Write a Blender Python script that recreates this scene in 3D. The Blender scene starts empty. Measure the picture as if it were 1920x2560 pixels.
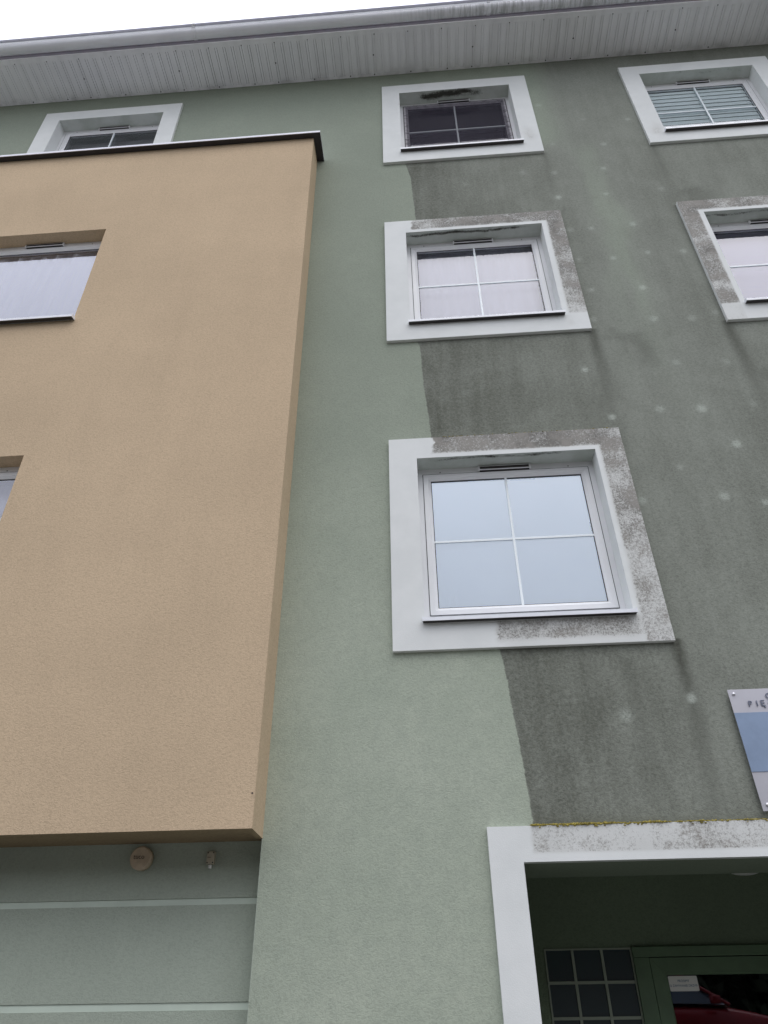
import bpy, bmesh, math, random
import numpy as np
from mathutils import Matrix, Vector

sc = bpy.context.scene
# ------------------------------------------------------------------ camera
cd = bpy.data.cameras.new('camera'); cam = bpy.data.objects.new('camera', cd)
sc.collection.objects.link(cam); sc.camera = cam
cd.sensor_fit = 'HORIZONTAL'; cd.sensor_width = 36.0; cd.lens = 1786.19/1920*36.0
cd.clip_start = 0.05; cd.clip_end = 3000
r_, u_, f_ = (Vector(v) for v in ((.9974,.0708,-.011),(.0499,-.5756,.8162),(-.0515,.8147,.5776)))
f_.normalize(); r_ = (r_ - f_*r_.dot(f_)).normalized(); u_ = r_.cross(f_)
cam.matrix_world = Matrix(((r_.x,u_.x,-f_.x,0),(r_.y,u_.y,-f_.y,-4.0817),(r_.z,u_.z,-f_.z,1.6),(0,0,0,1)))
# ------------------------------------------------------------------ world, sun, exposure
SUN_EL, SUN_AZ = math.radians(58), math.radians(150)
w = bpy.data.worlds.new('World'); sc.world = w; w.use_nodes = True
nt = w.node_tree; nt.nodes.clear()
sky = nt.nodes.new('ShaderNodeTexSky'); sky.sky_type = 'NISHITA'; sky.sun_disc = False
sky.sun_elevation = SUN_EL; sky.sun_rotation = SUN_AZ; sky.air_density = 1.0; sky.dust_density = 4.0
tc = nt.nodes.new('ShaderNodeTexCoord'); sep = nt.nodes.new('ShaderNodeSeparateXYZ')
nt.links.new(tc.outputs['Generated'], sep.inputs[0])
mr = nt.nodes.new('ShaderNodeMapRange'); mr.inputs[1].default_value = 0.0; mr.inputs[2].default_value = .9
mr.inputs[3].default_value = 0.42; mr.inputs[4].default_value = 1.0
nt.links.new(sep.outputs['Z'], mr.inputs[0])
cn = nt.nodes.new('ShaderNodeTexNoise'); cn.inputs['Scale'].default_value = 2.2; cn.inputs['Detail'].default_value = 4
nt.links.new(tc.outputs['Generated'], cn.inputs['Vector'])
cm = nt.nodes.new('ShaderNodeMapRange'); cm.inputs[3].default_value = .80; cm.inputs[4].default_value = 1.18
nt.links.new(cn.outputs['Fac'], cm.inputs[0])
mu = nt.nodes.new('ShaderNodeMath'); mu.operation = 'MULTIPLY'
nt.links.new(mr.outputs[0], mu.inputs[0]); nt.links.new(cm.outputs[0], mu.inputs[1])
cl = nt.nodes.new('ShaderNodeVectorMath'); cl.operation = 'SCALE'; cl.inputs[0].default_value = (15.2,15.6,17.2)
nt.links.new(mu.outputs[0], cl.inputs['Scale'])
mx = nt.nodes.new('ShaderNodeMixRGB'); mx.inputs[0].default_value = .88
nt.links.new(sky.outputs[0], mx.inputs[1]); nt.links.new(cl.outputs[0], mx.inputs[2])
bg = nt.nodes.new('ShaderNodeBackground'); bg.inputs['Strength'].default_value = 0.115
nt.links.new(mx.outputs[0], bg.inputs['Color'])
wo = nt.nodes.new('ShaderNodeOutputWorld'); nt.links.new(bg.outputs[0], wo.inputs[0])
sl = bpy.data.lights.new('sun','SUN'); sl.energy = 0.6; sl.angle = math.radians(40); sl.color = (1.0,.97,.93)
so = bpy.data.objects.new('sun', sl); sc.collection.objects.link(so)
# sun stands in front of the wall (towards -Y), a little to the right
sd = Vector((math.sin(math.radians(25))*math.cos(SUN_EL), -math.cos(math.radians(25))*math.cos(SUN_EL), math.sin(SUN_EL)))
so.rotation_euler = sd.to_track_quat('Z','Y').to_euler(); so.location = (3,-8,14)
sc.view_settings.view_transform = 'Standard'; sc.view_settings.look = 'None'
sc.view_settings.exposure = 0.07; sc.view_settings.gamma = 1.0

col = sc.collection
R = random.Random(7)

# ================================================================== helpers
def tag(o, label=None, cat=None, group=None, kind=None):
    if label: o['label'] = label
    if cat: o['category'] = cat
    if group: o['group'] = group
    if kind: o['kind'] = kind
    return o
def empty(name, loc):
    o = bpy.data.objects.new(name, None); o.location = loc; col.objects.link(o); o.empty_display_size = .2; return o
def link(name, me, mats, parent=None, smooth=False):
    if not isinstance(mats, (list,tuple)): mats = [mats]
    for m in mats: me.materials.append(m)
    if smooth:
        for p in me.polygons: p.use_smooth = True
    o = bpy.data.objects.new(name, me); col.objects.link(o)
    if parent is not None:
        o.parent = parent
        o.matrix_parent_inverse = Matrix.Identity(4)
        off = Vector((0,0,0)); q = parent
        while q is not None: off += q.location; q = q.parent
        o.data.transform(Matrix.Translation(-off))
    return o
class MB:
    """collects world-space shapes; build() links them as one mesh"""
    def __init__(s): s.bm = bmesh.new()
    def box(s, x0,x1,y0,y1,z0,z1, mi=0, bev=0):
        m = bmesh.new()
        v = [m.verts.new((x,y,z)) for x in (x0,x1) for y in (y0,y1) for z in (z0,z1)]
        for f in ((0,1,3,2),(4,6,7,5),(0,4,5,1),(2,3,7,6),(0,2,6,4),(1,5,7,3)):
            m.faces.new([v[i] for i in f]).material_index = mi
        if bev: bmesh.ops.bevel(m, geom=m.edges[:], offset=bev, segments=2, affect='EDGES', profile=.6)
        s.merge(m); return s
    def merge(s, m):
        bmesh.ops.recalc_face_normals(m, faces=m.faces[:])
        me = bpy.data.meshes.new('t'); m.to_mesh(me); m.free(); s.bm.from_mesh(me); bpy.data.meshes.remove(me)
    def prism(s, pts, axis, a0, a1, mi=0, bev=0):
        """pts: closed 2D outline; axis 'x': pts are (y,z); 'y': (x,z)"""
        m = bmesh.new()
        def P(a,b,c): return (c,a,b) if axis=='x' else ((a,c,b) if axis=='y' else (a,b,c))
        A = [m.verts.new(P(a,b,a0)) for a,b in pts]; B = [m.verts.new(P(a,b,a1)) for a,b in pts]
        n = len(pts)
        m.faces.new(A).material_index = mi; m.faces.new(B[::-1]).material_index = mi
        for i in range(n): m.faces.new((A[i],B[i],B[(i+1)%n],A[(i+1)%n])).material_index = mi
        if bev: bmesh.ops.bevel(m, geom=m.edges[:], offset=bev, segments=2, affect='EDGES')
        s.merge(m); return s
    def cyl(s, c, r, d, axis='y', seg=24, mi=0, r2=None, bev=0):
        m = bmesh.new()
        bmesh.ops.create_cone(m, cap_ends=True, segments=seg, radius1=r, radius2=r if r2 is None else r2, depth=d)
        for f in m.faces: f.material_index = mi
        if bev: bmesh.ops.bevel(m, geom=[e for e in m.edges if len(e.link_faces)==2 and any(len(f.verts)>4 for f in e.link_faces)], offset=bev, segments=3, affect='EDGES')
        rot = {'y':Matrix.Rotation(math.pi/2,4,'X'),'x':Matrix.Rotation(math.pi/2,4,'Y'),'z':Matrix.Identity(4)}[axis]
        bmesh.ops.transform(m, matrix=Matrix.Translation(c)@rot, verts=m.verts[:])
        s.merge(m); return s
    def tube(s, p0, p1, r, seg=8, mi=0):
        p0=Vector(p0); p1=Vector(p1); m = bmesh.new()
        bmesh.ops.create_cone(m, cap_ends=True, segments=seg, radius1=r, radius2=r, depth=(p1-p0).length)
        bmesh.ops.transform(m, matrix=Matrix.Translation((p0+p1)/2)@(p1-p0).to_track_quat('Z','Y').to_matrix().to_4x4(), verts=m.verts[:])
        for f in m.faces: f.material_index = mi
        s.merge(m); return s
    def build(s, name, mats, parent=None, smooth=False):
        me = bpy.data.meshes.new(name); s.bm.to_mesh(me); s.bm.free()
        return link(name, me, mats, parent, smooth)
def mitred_ring(mb, x0,x1,z0,z1, w, prof, gap=.0006, mi=0):
    """rectangular frame of four mitred bars. prof: [(t, y)] closed outline, t = 0 outer edge .. w inner edge"""
    C = [(x0,z0,1,1),(x1,z0,-1,1),(x1,z1,-1,-1),(x0,z1,1,-1)]
    for i in range(4):
        a, b = C[i], C[(i+1)%4]
        dx = (b[0]-a[0]); dz = (b[1]-a[1]); L = math.hypot(dx,dz); dx/=L; dz/=L
        m = bmesh.new(); A=[];B=[]
        for t,y in prof:
            A.append(m.verts.new((a[0]+a[2]*t+dx*gap, y, a[1]+a[3]*t+dz*gap)))
            B.append(m.verts.new((b[0]+b[2]*t-dx*gap, y, b[1]+b[3]*t-dz*gap)))
        m.faces.new(A); m.faces.new(B[::-1]); n=len(prof)
        for k in range(n): m.faces.new((A[k],B[k],B[(k+1)%n],A[(k+1)%n]))
        for f in m.faces: f.material_index = mi
        mb.merge(m)

# ------------------------------------------------------------------ numpy noise for stains
_rng = np.random.RandomState(11); _lat = _rng.rand(512,512)
def vn(x, y):
    xi=np.floor(x).astype(int); yi=np.floor(y).astype(int); fx=x-xi; fy=y-yi
    fx=fx*fx*(3-2*fx); fy=fy*fy*(3-2*fy); g=lambda a,b:_lat[a%512,b%512]
    return (g(xi,yi)*(1-fx)+g(xi+1,yi)*fx)*(1-fy)+(g(xi,yi+1)*(1-fx)+g(xi+1,yi+1)*fx)*fy
def fbm(x,y,o=4):
    s=0;a=.5;t=0
    for i in range(o): s=s+a*vn(x*2**i+17.3*i,y*2**i+9.1*i); t+=a; a*=.55
    return s/t
def sst(a,b,x): t=np.clip((x-a)/(b-a),0,1); return t*t*(3-2*t)

def lines(a, b, step, extra=()):
    xs = set(np.round(np.arange(a, b, step),5)); 
    for e in extra:
        xs = {x for x in xs if abs(x-e) > step*.45 or x in extra}
    xs |= set(extra) | {a,b}
    return np.array(sorted(xs))
def grid_mesh(name, xs, zs, keep, pos, attrs):
    """grid over xs x zs; keep(xc,zc) -> bool mask of cells; pos(X,Z)->xyz; attrs {name: f(X,Z)}"""
    X, Z = np.meshgrid(xs, zs); nx=len(xs); nz=len(zs)
    co = np.stack(pos(X.ravel(), Z.ravel()),1).astype(np.float32)
    xc=(xs[1:]+xs[:-1])/2; zc=(zs[1:]+zs[:-1])/2; XC,ZC=np.meshgrid(xc,zc)
    k = keep(XC,ZC) if keep else np.ones_like(XC,bool)
    I = np.arange(nx*nz).reshape(nz,nx)
    q = np.stack([I[:-1,:-1],I[:-1,1:],I[1:,1:],I[1:,:-1]],-1)[k]
    used = np.unique(q); remap = -np.ones(nx*nz,int); remap[used]=np.arange(len(used)); q = remap[q]
    me = bpy.data.meshes.new(name)
    me.vertices.add(len(used)); me.vertices.foreach_set('co', co[used].ravel())
    me.loops.add(q.size); me.loops.foreach_set('vertex_index', q.ravel().astype(np.int32))
    me.polygons.add(len(q)); me.polygons.foreach_set('loop_start', np.arange(0,q.size,4,dtype=np.int32))
    me.update(calc_edges=True)
    for n,f in attrs.items():
        a = me.attributes.new(n,'FLOAT','POINT'); a.data.foreach_set('value', np.asarray(f(X.ravel(),Z.ravel()),np.float32)[used])
    me.validate(); return me

# ================================================================== materials
class NT:
    def __init__(s, name):
        s.m = bpy.data.materials.new(name); s.m.use_nodes = True; s.t = s.m.node_tree; s.n = s.t.nodes; s.l = s.t.links
        s.b = s.n['Principled BSDF']; s._tc=None
    def link(s,a,b): s.l.new(a,b)
    def obj(s):
        if not s._tc: s._tc = s.n.new('ShaderNodeTexCoord')
        return s._tc.outputs['Object']
    def set(s, sock, v):
        if hasattr(v,'is_output') or isinstance(v, bpy.types.NodeSocket): s.l.new(v, sock)
        else: sock.default_value = v
    def map(s, scale=(1,1,1), loc=(0,0,0), vec=None):
        n=s.n.new('ShaderNodeMapping'); n.inputs['Scale'].default_value=scale; n.inputs['Location'].default_value=loc
        s.l.new(vec or s.obj(), n.inputs['Vector']); return n.outputs[0]
    def noise(s, scale, detail=3, rough=.5, vec=None, dist=0):
        n=s.n.new('ShaderNodeTexNoise'); n.inputs['Scale'].default_value=scale; n.inputs['Detail'].default_value=detail
        n.inputs['Roughness'].default_value=rough; n.inputs['Distortion'].default_value=dist
        s.l.new(vec or s.obj(), n.inputs['Vector']); return n.outputs['Fac']
    def voro(s, scale, vec=None, feat='F1'):
        n=s.n.new('ShaderNodeTexVoronoi'); n.inputs['Scale'].default_value=scale; n.feature=feat
        s.l.new(vec or s.obj(), n.inputs['Vector']); return n.outputs['Distance']
    def mr(s, v, a, b, c=0., d=1., smooth=True):
        n=s.n.new('ShaderNodeMapRange'); n.interpolation_type='SMOOTHSTEP' if smooth else 'LINEAR'
        s.l.new(v,n.inputs[0])
        for i,x in enumerate((a,b,c,d)): s.set(n.inputs[i+1], x)
        return n.outputs[0]
    def math(s, op, a, b=0., clamp=False):
        n=s.n.new('ShaderNodeMath'); n.operation=op; n.use_clamp=clamp; s.set(n.inputs[0],a); s.set(n.inputs[1],b); return n.outputs[0]
    def mix(s, f, a, b, mode='MIX'):
        n=s.n.new('ShaderNodeMixRGB'); n.blend_type=mode
        for i,v in enumerate((f,a,b)):
            if isinstance(v,tuple): v=v+(1,) if len(v)==3 else v
            s.set(n.inputs[i], v)
        return n.outputs[0]
    def attr(s, name):
        n=s.n.new('ShaderNodeAttribute'); n.attribute_name=name; return n.outputs['Fac']
    def bump(s, h, strength=.3, dist=.003):
        n=s.n.new('ShaderNodeBump'); n.inputs['Strength'].default_value=strength; n.inputs['Distance'].default_value=dist
        s.l.new(h,n.inputs['Height']); s.l.new(n.outputs[0], s.b.inputs['Normal'])
    def fin(s, color=None, rough=.8, metal=0., spec=None):
        if color is not None:
            if isinstance(color,tuple): color=color+(1,)
            s.set(s.b.inputs['Base Color'], color)
        s.set(s.b.inputs['Roughness'], rough); s.b.inputs['Metallic'].default_value=metal
        if spec is not None: s.b.inputs['Specular IOR Level'].default_value=spec
        return s.m
def simple(name, c, rough=.6, metal=0., var=.06, scale=6, bump=0, spec=None):
    t=NT(name); n=t.noise(scale,4,.6)
    f=t.mr(n,.3,.7,0,1); dk=tuple(x*(1-var) for x in c); lt=tuple(min(1,x*(1+var)) for x in c)
    if bump: t.bump(t.noise(180,3),bump,.002)
    return t.fin(t.mix(f,dk,lt), rough, metal, spec)

def grain_height(t, sc1=1.0):
    """short wormy horizontal grain of scratched render"""
    v = t.map((66*sc1,66*sc1,92*sc1)); n1 = t.noise(1.0,2.5,.6,v,1.0)
    v2 = t.map((150*sc1,150*sc1,220*sc1),(3,1,7)); n2 = t.noise(1.0,1,.5,v2)
    return t.math('ADD', t.math('MULTIPLY',n1,.75), t.math('MULTIPLY',n2,.25)), n1
def make_green(name='green_render'):
    t=NT(name); h,n1 = grain_height(t)
    clean = t.mix(t.mr(t.noise(1.3,5,.6),.3,.7), (.392,.442,.356), (.450,.496,.404))
    clean = t.mix(t.mr(t.noise(14,3,.6),.35,.7,0,.35), clean, (.335,.375,.312))
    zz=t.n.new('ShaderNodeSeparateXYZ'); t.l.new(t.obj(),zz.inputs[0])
    zmix=t.math('ADD',t.mr(zz.outputs['Z'],2.6,6.2,0,.72),t.math('MULTIPLY',t.math('SUBTRACT',t.noise(.9,4,.6),.5),.7),True)  # wall colour darkens with height, broken up by noise
    clean=t.mix(zmix, clean, (.264,.298,.242))
    dirt=t.attr('dirt'); side=t.attr('side'); spot=t.attr('spot'); stk=t.attr('streak')
    edge=t.math('ADD', side, t.math('MULTIPLY', t.math('SUBTRACT', t.noise(26,5,.7), .5), .034))
    sm=t.mr(edge,-.004,.006)
    # vertical wash streaks and blotches in the grime
    vs=t.map((9,9,1.1)); st=t.mr(t.noise(1,5,.62,vs,.4),.32,.68)
    bl=t.mr(t.noise(2.3,5,.6,None,.5),.33,.68)
    fine=t.mr(t.noise(38,3,.7),.3,.72)
    g=t.math('ADD', t.math('MULTIPLY',st,.27), t.math('MULTIPLY',bl,.33)); g=t.math('ADD',g,t.math('MULTIPLY',fine,.38))
    amt=t.math('MULTIPLY', dirt, g, True); amt=t.math('MULTIPLY',amt,sm)
    amt=t.math('MULTIPLY', t.math('ADD',amt,t.math('MULTIPLY',t.math('MULTIPLY',dirt,sm),.32)),1.0,True)
    clean=t.mix(t.math('MULTIPLY',t.mr(dirt,.03,.35),t.math('MULTIPLY',sm,.75)), clean, (.306,.320,.286))
    c=t.mix(amt, clean, (.114,.118,.094))
    sk=t.math('MULTIPLY',stk,t.mr(t.noise(30,4,.7),.25,.65,.62,1.),True)
    c=t.mix(t.math('MULTIPLY',sk,.92), c, (.050,.050,.038))
    c=t.mix(t.math('MULTIPLY',spot,.50), c, (.60,.65,.58))
    # grime sits in the pits of the grain
    pit=t.mr(n1,.30,.62,1,0)
    c=t.mix(t.math('MULTIPLY',pit,t.math('ADD',.20,t.math('MULTIPLY',amt,.62))), c, (.10,.108,.092))
    t.bump(h,.6,.005)
    return t.fin(c,.93,0,.2)
def make_plain_render(name, c, lo=.9, pit=.28):
    t=NT(name); h,n1=grain_height(t)
    a=t.mix(t.mr(t.noise(.8,5,.6),.3,.7), tuple(x*lo for x in c), c)
    vs=t.map((5,5,.9)); a=t.mix(t.mr(t.noise(1,5,.6,vs),.42,.75,0,.11), a, tuple(x*.62 for x in c))
    a=t.mix(t.math('MULTIPLY',t.mr(n1,.32,.6,1,0),pit), a, tuple(x*.40 for x in c))
    hb=t.noise(1,4,.6,t.map((.5,.5,2.2))); a=t.mix(t.mr(hb,.42,.62,0,.09), a, tuple(x*.70 for x in c))
    t.bump(h,.6,.005)
    return t.fin(a,.93,0,.2)
def make_white_trim(name='white_render'):
    t=NT(name)
    base=t.mix(t.mr(t.noise(3,5,.6),.3,.7),(.715,.738,.725),(.775,.795,.782))
    d=t.attr('dirt')
    f1=t.noise(80,5,.75,None,.4); f2=t.noise(190,2,.6); f3=t.noise(7,4,.6)
    n=t.math('ADD', t.math('MULTIPLY',f1,.5), t.math('MULTIPLY',f3,.28)); n=t.math('ADD',n,t.math('MULTIPLY',f2,.22))
    th=t.math('SUBTRACT', .765, t.math('MULTIPLY',d,.445))
    m=t.mr(n, th, t.math('ADD',th,.17))
    m=t.math('MULTIPLY',m,t.mr(d,.01,.12))
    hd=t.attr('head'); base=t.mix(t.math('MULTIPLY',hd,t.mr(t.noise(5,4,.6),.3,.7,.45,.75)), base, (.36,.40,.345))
    c=t.mix(t.mr(d,.1,1.,0,.46), base, (.41,.395,.355))
    c=t.mix(t.math('MULTIPLY',m,.88), c, t.mix(t.mr(f3,.35,.65),(.115,.108,.094),(.25,.235,.21)))
    mil=t.attr('mildew'); mm=t.mr(t.math('ADD',t.math('MULTIPLY',f1,.6),t.math('MULTIPLY',f3,.4)),t.math('SUBTRACT',.66,t.math('MULTIPLY',mil,.36)),t.math('SUBTRACT',1.0,t.math('MULTIPLY',mil,.42)))
    c=t.mix(t.math('MULTIPLY',mm,t.mr(mil,.02,.35)), c, (.06,.06,.05))
    t.bump(t.noise(220,2,.5),.35,.002)
    return t.fin(c,.85,0,.25)
M = {}
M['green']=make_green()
M['green_plain']=make_plain_render('green_render_plain',(.425,.478,.400),.9,.20)
M['beige']=make_plain_render('beige_render',(.625,.482,.326),.91,.26)
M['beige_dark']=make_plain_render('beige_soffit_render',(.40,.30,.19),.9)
M['white']=make_white_trim()
M['band']=simple('smooth_band_paint',(.56,.64,.55),.7,0,.05,5,.1)
M['pvc']=simple('white_pvc',(.765,.77,.78),.35,0,.03,3)
M['pvc_tape']=simple('wrinkled_tape',(.42,.40,.43),.5,0,.2,18,.3)
M['gasket']=simple('black_gasket',(.012,.012,.014),.6)
M['bar']=simple('glazing_bar_paint',(.84,.90,.92),.35,0,.03,8)
M['sill']=simple('white_sill_sheet',(.80,.82,.86),.28,0,.05,7)
M['sill_under']=simple('sill_underside',(.035,.03,.03),.6)  # near-black stands in for the shade under the sill overhang
M['soffit']=None
def make_soffit():
    t=NT('grey_soffit_panel')
    c=t.mix(t.mr(t.noise(1.6,5,.6),.3,.7),(.80,.795,.82),(.88,.875,.89))
    # blotches darken toward the joint with the wall
    y=t.n.new('ShaderNodeSeparateXYZ'); t.l.new(t.obj(),y.inputs[0])
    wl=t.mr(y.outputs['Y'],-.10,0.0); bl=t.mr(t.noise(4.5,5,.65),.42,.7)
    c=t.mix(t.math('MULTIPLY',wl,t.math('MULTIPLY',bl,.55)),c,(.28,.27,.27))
    pn=t.noise(1,2,.5,t.map((9.9,.01,.01))); c=t.mix(t.mr(pn,.4,.65,0,.14),c,(.45,.45,.45))
    c=t.mix(t.mr(t.noise(60,3,.7),.62,.75,0,.22),c,(.3,.3,.3))
    return t.fin(c,.45)
M['soffit']=make_soffit()
def make_gutter():
    t=NT('gutter_metal')
    c=t.mix(t.mr(t.noise(2.2,4,.6),.3,.7),(.78,.78,.83),(.86,.86,.90))
    x=t.n.new('ShaderNodeSeparateXYZ'); t.l.new(t.obj(),x.inputs[0])
    rt=t.mr(x.outputs['X'],-.4,1.2)                                    # drip marks on the newer right run
    vs=t.map((30,3,3)); st=t.mr(t.noise(1,5,.7,vs),.42,.62)
    c=t.mix(t.math('MULTIPLY',rt,t.math('MULTIPLY',st,.5)),c,(.14,.15,.14))
    return t.fin(c,.4,.0)
M['gutter']=make_gutter()
M['bead']=simple('gutter_bead',(.90,.92,.95),.35)  # paler than the gutter, puts the lip's sky-lit highlight into the colour
M['rimm']=simple('gutter_rim_metal',(.72,.71,.84),.3)
M['screw']=simple('dark_screw',(.02,.02,.022),.5)
M['dark_gap']=simple('fascia_gap_shade',(.12,.11,.12),.7)  # dark colour stands in for shade in the gap behind the gutter
M['coping_top']=simple('coping_sheet_light',(.80,.80,.88),.3,0,.04,6)
M['coping']=simple('coping_dark_sheet',(.030,.027,.032),.5,0,.15,9)
M['roof']=simple('roof_sheet',(.12,.10,.10),.6)
M['room']=simple('room_wall',(.20,.19,.18),.9)
M['room_dark']=simple('dark_room_wall',(.035,.033,.04),.9)
M['door_green']=simple('dark_green_door_paint',(.105,.170,.095),.45,0,.10,8)
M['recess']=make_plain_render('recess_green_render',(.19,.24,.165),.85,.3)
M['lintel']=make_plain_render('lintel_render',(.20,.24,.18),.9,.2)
M['door_bar']=simple('side_light_bars',(.30,.34,.27),.5)
M['lamp_glass']=simple('opal_lamp_glass',(.75,.75,.72),.3)
M['case']=simple('beige_plastic_case',(.52,.42,.30),.5,0,.10,30)
M['case2']=simple('ivory_plastic_box',(.46,.42,.32),.5,0,.06,20)
M['ink']=simple('dark_print',(.05,.035,.03),.6)
M['gland']=simple('white_plastic_cap',(.85,.85,.83),.35)
M['plaque']=simple('brushed_plate',(.47,.465,.50),.38,.35,.05,4)
M['plaque_blue']=simple('blue_plate_film',(.225,.30,.43),.42,.0,.10,5)
M['letter']=simple('grey_blue_letter',(.15,.17,.23),.4,.2)
M['steel']=simple('steel_cap',(.75,.75,.78),.25,.8)
M['sticker']=simple('sticker_paper',(.85,.84,.80),.6,0,.03)
M['sticker_ink']=simple('sticker_blue_ink',(.02,.10,.22),.6)
M['moss']=simple('yellow_green_moss',(.28,.23,.05),.95,0,.35,40)
def make_glass(name, k=2.2, tint=(.985,.99,.995), gl=(.93,.94,1,1)):
    t=NT(name); t.n.remove(t.b)
    fr=t.n.new('ShaderNodeFresnel'); fr.inputs['IOR'].default_value=1.5
    f=t.math('MULTIPLY',fr.outputs[0],k,True)
    tr=t.n.new('ShaderNodeBsdfTransparent'); tr.inputs[0].default_value=tint+(1,)
    gc=gl; gl=t.n.new('ShaderNodeBsdfGlossy'); gl.inputs['Roughness'].default_value=.004; gl.inputs[0].default_value=gc
    ms=t.n.new('ShaderNodeMixShader'); t.l.new(f,ms.inputs[0]); t.l.new(tr.outputs[0],ms.inputs[1]); t.l.new(gl.outputs[0],ms.inputs[2])
    t.l.new(ms.outputs[0], t.n['Material Output'].inputs[0]); return t.m
M['glass']=make_glass('window_glass',2.0); M['glass_bright']=make_glass('coated_window_glass',9.0,gl=(.86,.94,1,1)); M['glass_mid']=make_glass('bay_window_glass',3.6); M['glass_low']=make_glass('clear_window_glass',1.0)
M['glass_back']=make_glass('window_glass_inner',1.9)
M['glass_door']=make_glass('door_glass',2.0,(.6,.62,.62))
M['glass_block']=None
def make_dark_panel():
    t=NT('tinted_side_panel'); return t.fin(t.mix(t.noise(3,3),(.022,.040,.044),(.034,.058,.06)),.25)
M['glass_block']=make_dark_panel()
def make_cloth(name,c,trans=.25,w=(40,3)):
    t=NT(name); n=t.noise(1,3,.5,t.map((w[0],w[0],w[1])))
    cc=t.mix(t.mr(n,.3,.7),tuple(x*.93 for x in c),c); t.fin(cc,.9,0,.1)
    return t.m
M['cloth']=make_cloth('white_curtain_cloth',(.90,.89,.94))
M['film']=make_cloth('pale_window_film',(.86,.92,.98),w=(2,2))
M['roller']=make_cloth('lilac_roller_blind',(.72,.68,.80),w=(1,60))
M['slat']=make_cloth('pale_blue_slats',(.90,.99,.97),w=(3,80))
M['grey_blind']=make_cloth('grey_blind_cloth',(.22,.23,.235),w=(3,60))
def make_net():
    t=NT('insect_net'); t.n.remove(t.b)
    d=t.n.new('ShaderNodeBsdfDiffuse'); d.inputs[0].default_value=(.075,.068,.09,1)
    tr=t.n.new('ShaderNodeBsdfTransparent'); ms=t.n.new('ShaderNodeMixShader')
    ms.inputs[0].default_value=.45; t.l.new(tr.outputs[0],ms.inputs[1]); t.l.new(d.outputs[0],ms.inputs[2])
    t.l.new(ms.outputs[0],t.n['Material Output'].inputs[0]); return t.m
M['net']=make_net()

# ================================================================== measures (metres)
Z1,Z2,Z3 = 3.4266, 6.2266, 9.0230         # lower edges of the three rows of surrounds
XB,XC,XA = -.2141, 2.5825, -4.3445
SW,SH,BS,BT = 1.6968,1.7044,.2038,.193    # surround size, border
X0, EAVE, BAYD, BAYB, BAYT = -.9337, 11.0899, .2563, 2.3905, 9.2071
XD,ZD,BD = .2629,2.4121,.1721             # entrance surround
DOOR_R = 3.05
OW, OH = SW-2*BS, SH-2*BT
bz=[1.0,2.413,2.54,2.634,2.746,2.845,2.93,3.079,3.207,3.311,3.408,5.15,5.213,5.407,5.591,5.84,6.1,6.217,7.968,8.378,8.744,9.013,11.2]
bxv=[.50,.509,.505,.500,.494,.487,.482,.468,.463,.452,.440,.102,.103,.094,.079,.067,.064,.045,.094,.078,.066,.022,.022]
def xb(z): return np.interp(z,bz,bxv)
SPOTS=[(1.506,8.193),(1.974,8.197),(2.034,8.652),(2.121,9.118),(2.474,9.59),(2.513,8.213),(1.535,8.637),(2.125,7.668),(1.733,7.648),(1.563,10.052),(1.538,7.644),(1.216,8.681),(1.848,7.176),(2.164,7.225),(2.476,7.207),(2.015,6.739),(1.575,6.751),(2.017,6.329),(2.323,6.308),(1.528,6.367),(1.355,5.778),(2.07,5.802),(1.834,5.317),(2.134,5.298),(1.468,5.262),(2.526,6.357),(1.542,7.185),(2.452,5.774),(2.522,5.318),(2.289,4.937),(2.076,4.484),(2.33,4.419),(1.525,4.482),(1.841,4.754),(1.496,3.077),(1.106,2.99),(2.0,9.66),(1.6,9.2),(.62,8.55),(.4,5.6)]
SPA=[1.15*q for q in [.85,.55,.6,.5,.4,.3,.35,.6,.5,.4,.35,.3,.55,.6,.5,.75,.5,.6,.4,.35,.9,.4,.6,.8,1.,.35,.35,.3,.35,.85,.7,.7,.55,.4,1.,.55,.3,.25,.2,.15]]

# ================================================================== the building
B = empty('apartment_building',(0,0,0))
tag(B,'green rendered apartment block with a beige projecting bay, white framed windows and grey eaves','building')

# ---- green wall ----
surr = {'B1':(XB,Z1),'B2':(XB,Z2),'B3':(XB,Z3),'C3':(XC,Z3),'C2':(XC,Z2),'A3':(XA,Z3)}
holes=[(x+.02,x+SW-.02,z+.02,z+SH-.02) for x,z in surr.values()]
holes.append((XD+.03,DOOR_R+BD-.03,-1,ZD-.03))
hx=sorted({round(v,5) for h in holes for v in h[:2]}|{X0}); hz=sorted({round(v,5) for h in holes for v in h[2:] if v>0}|{BAYT})
xs=np.unique(np.concatenate([lines(-9,-1.0,.25,[h for h in hx if h<-1]),lines(-1.0,2.9,.015,[h for h in hx if -1<=h<2.9]),lines(2.9,8,.2,[h for h in hx if h>2.9])]))
xs[np.argmin(abs(xs-X0))]=X0
zs=lines(0,EAVE+.05,.016,hz)
def keep(x,z):
    k=np.ones_like(x,bool)
    for a,b,c,d in holes: k&=~((x>a)&(x<b)&(z>c)&(z<d))
    k&=~((x<X0)&(z<BAYT-.1))
    return k
def a_side(x,z): return np.where(z<9.2, x-xb(z), x-.022)
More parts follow.
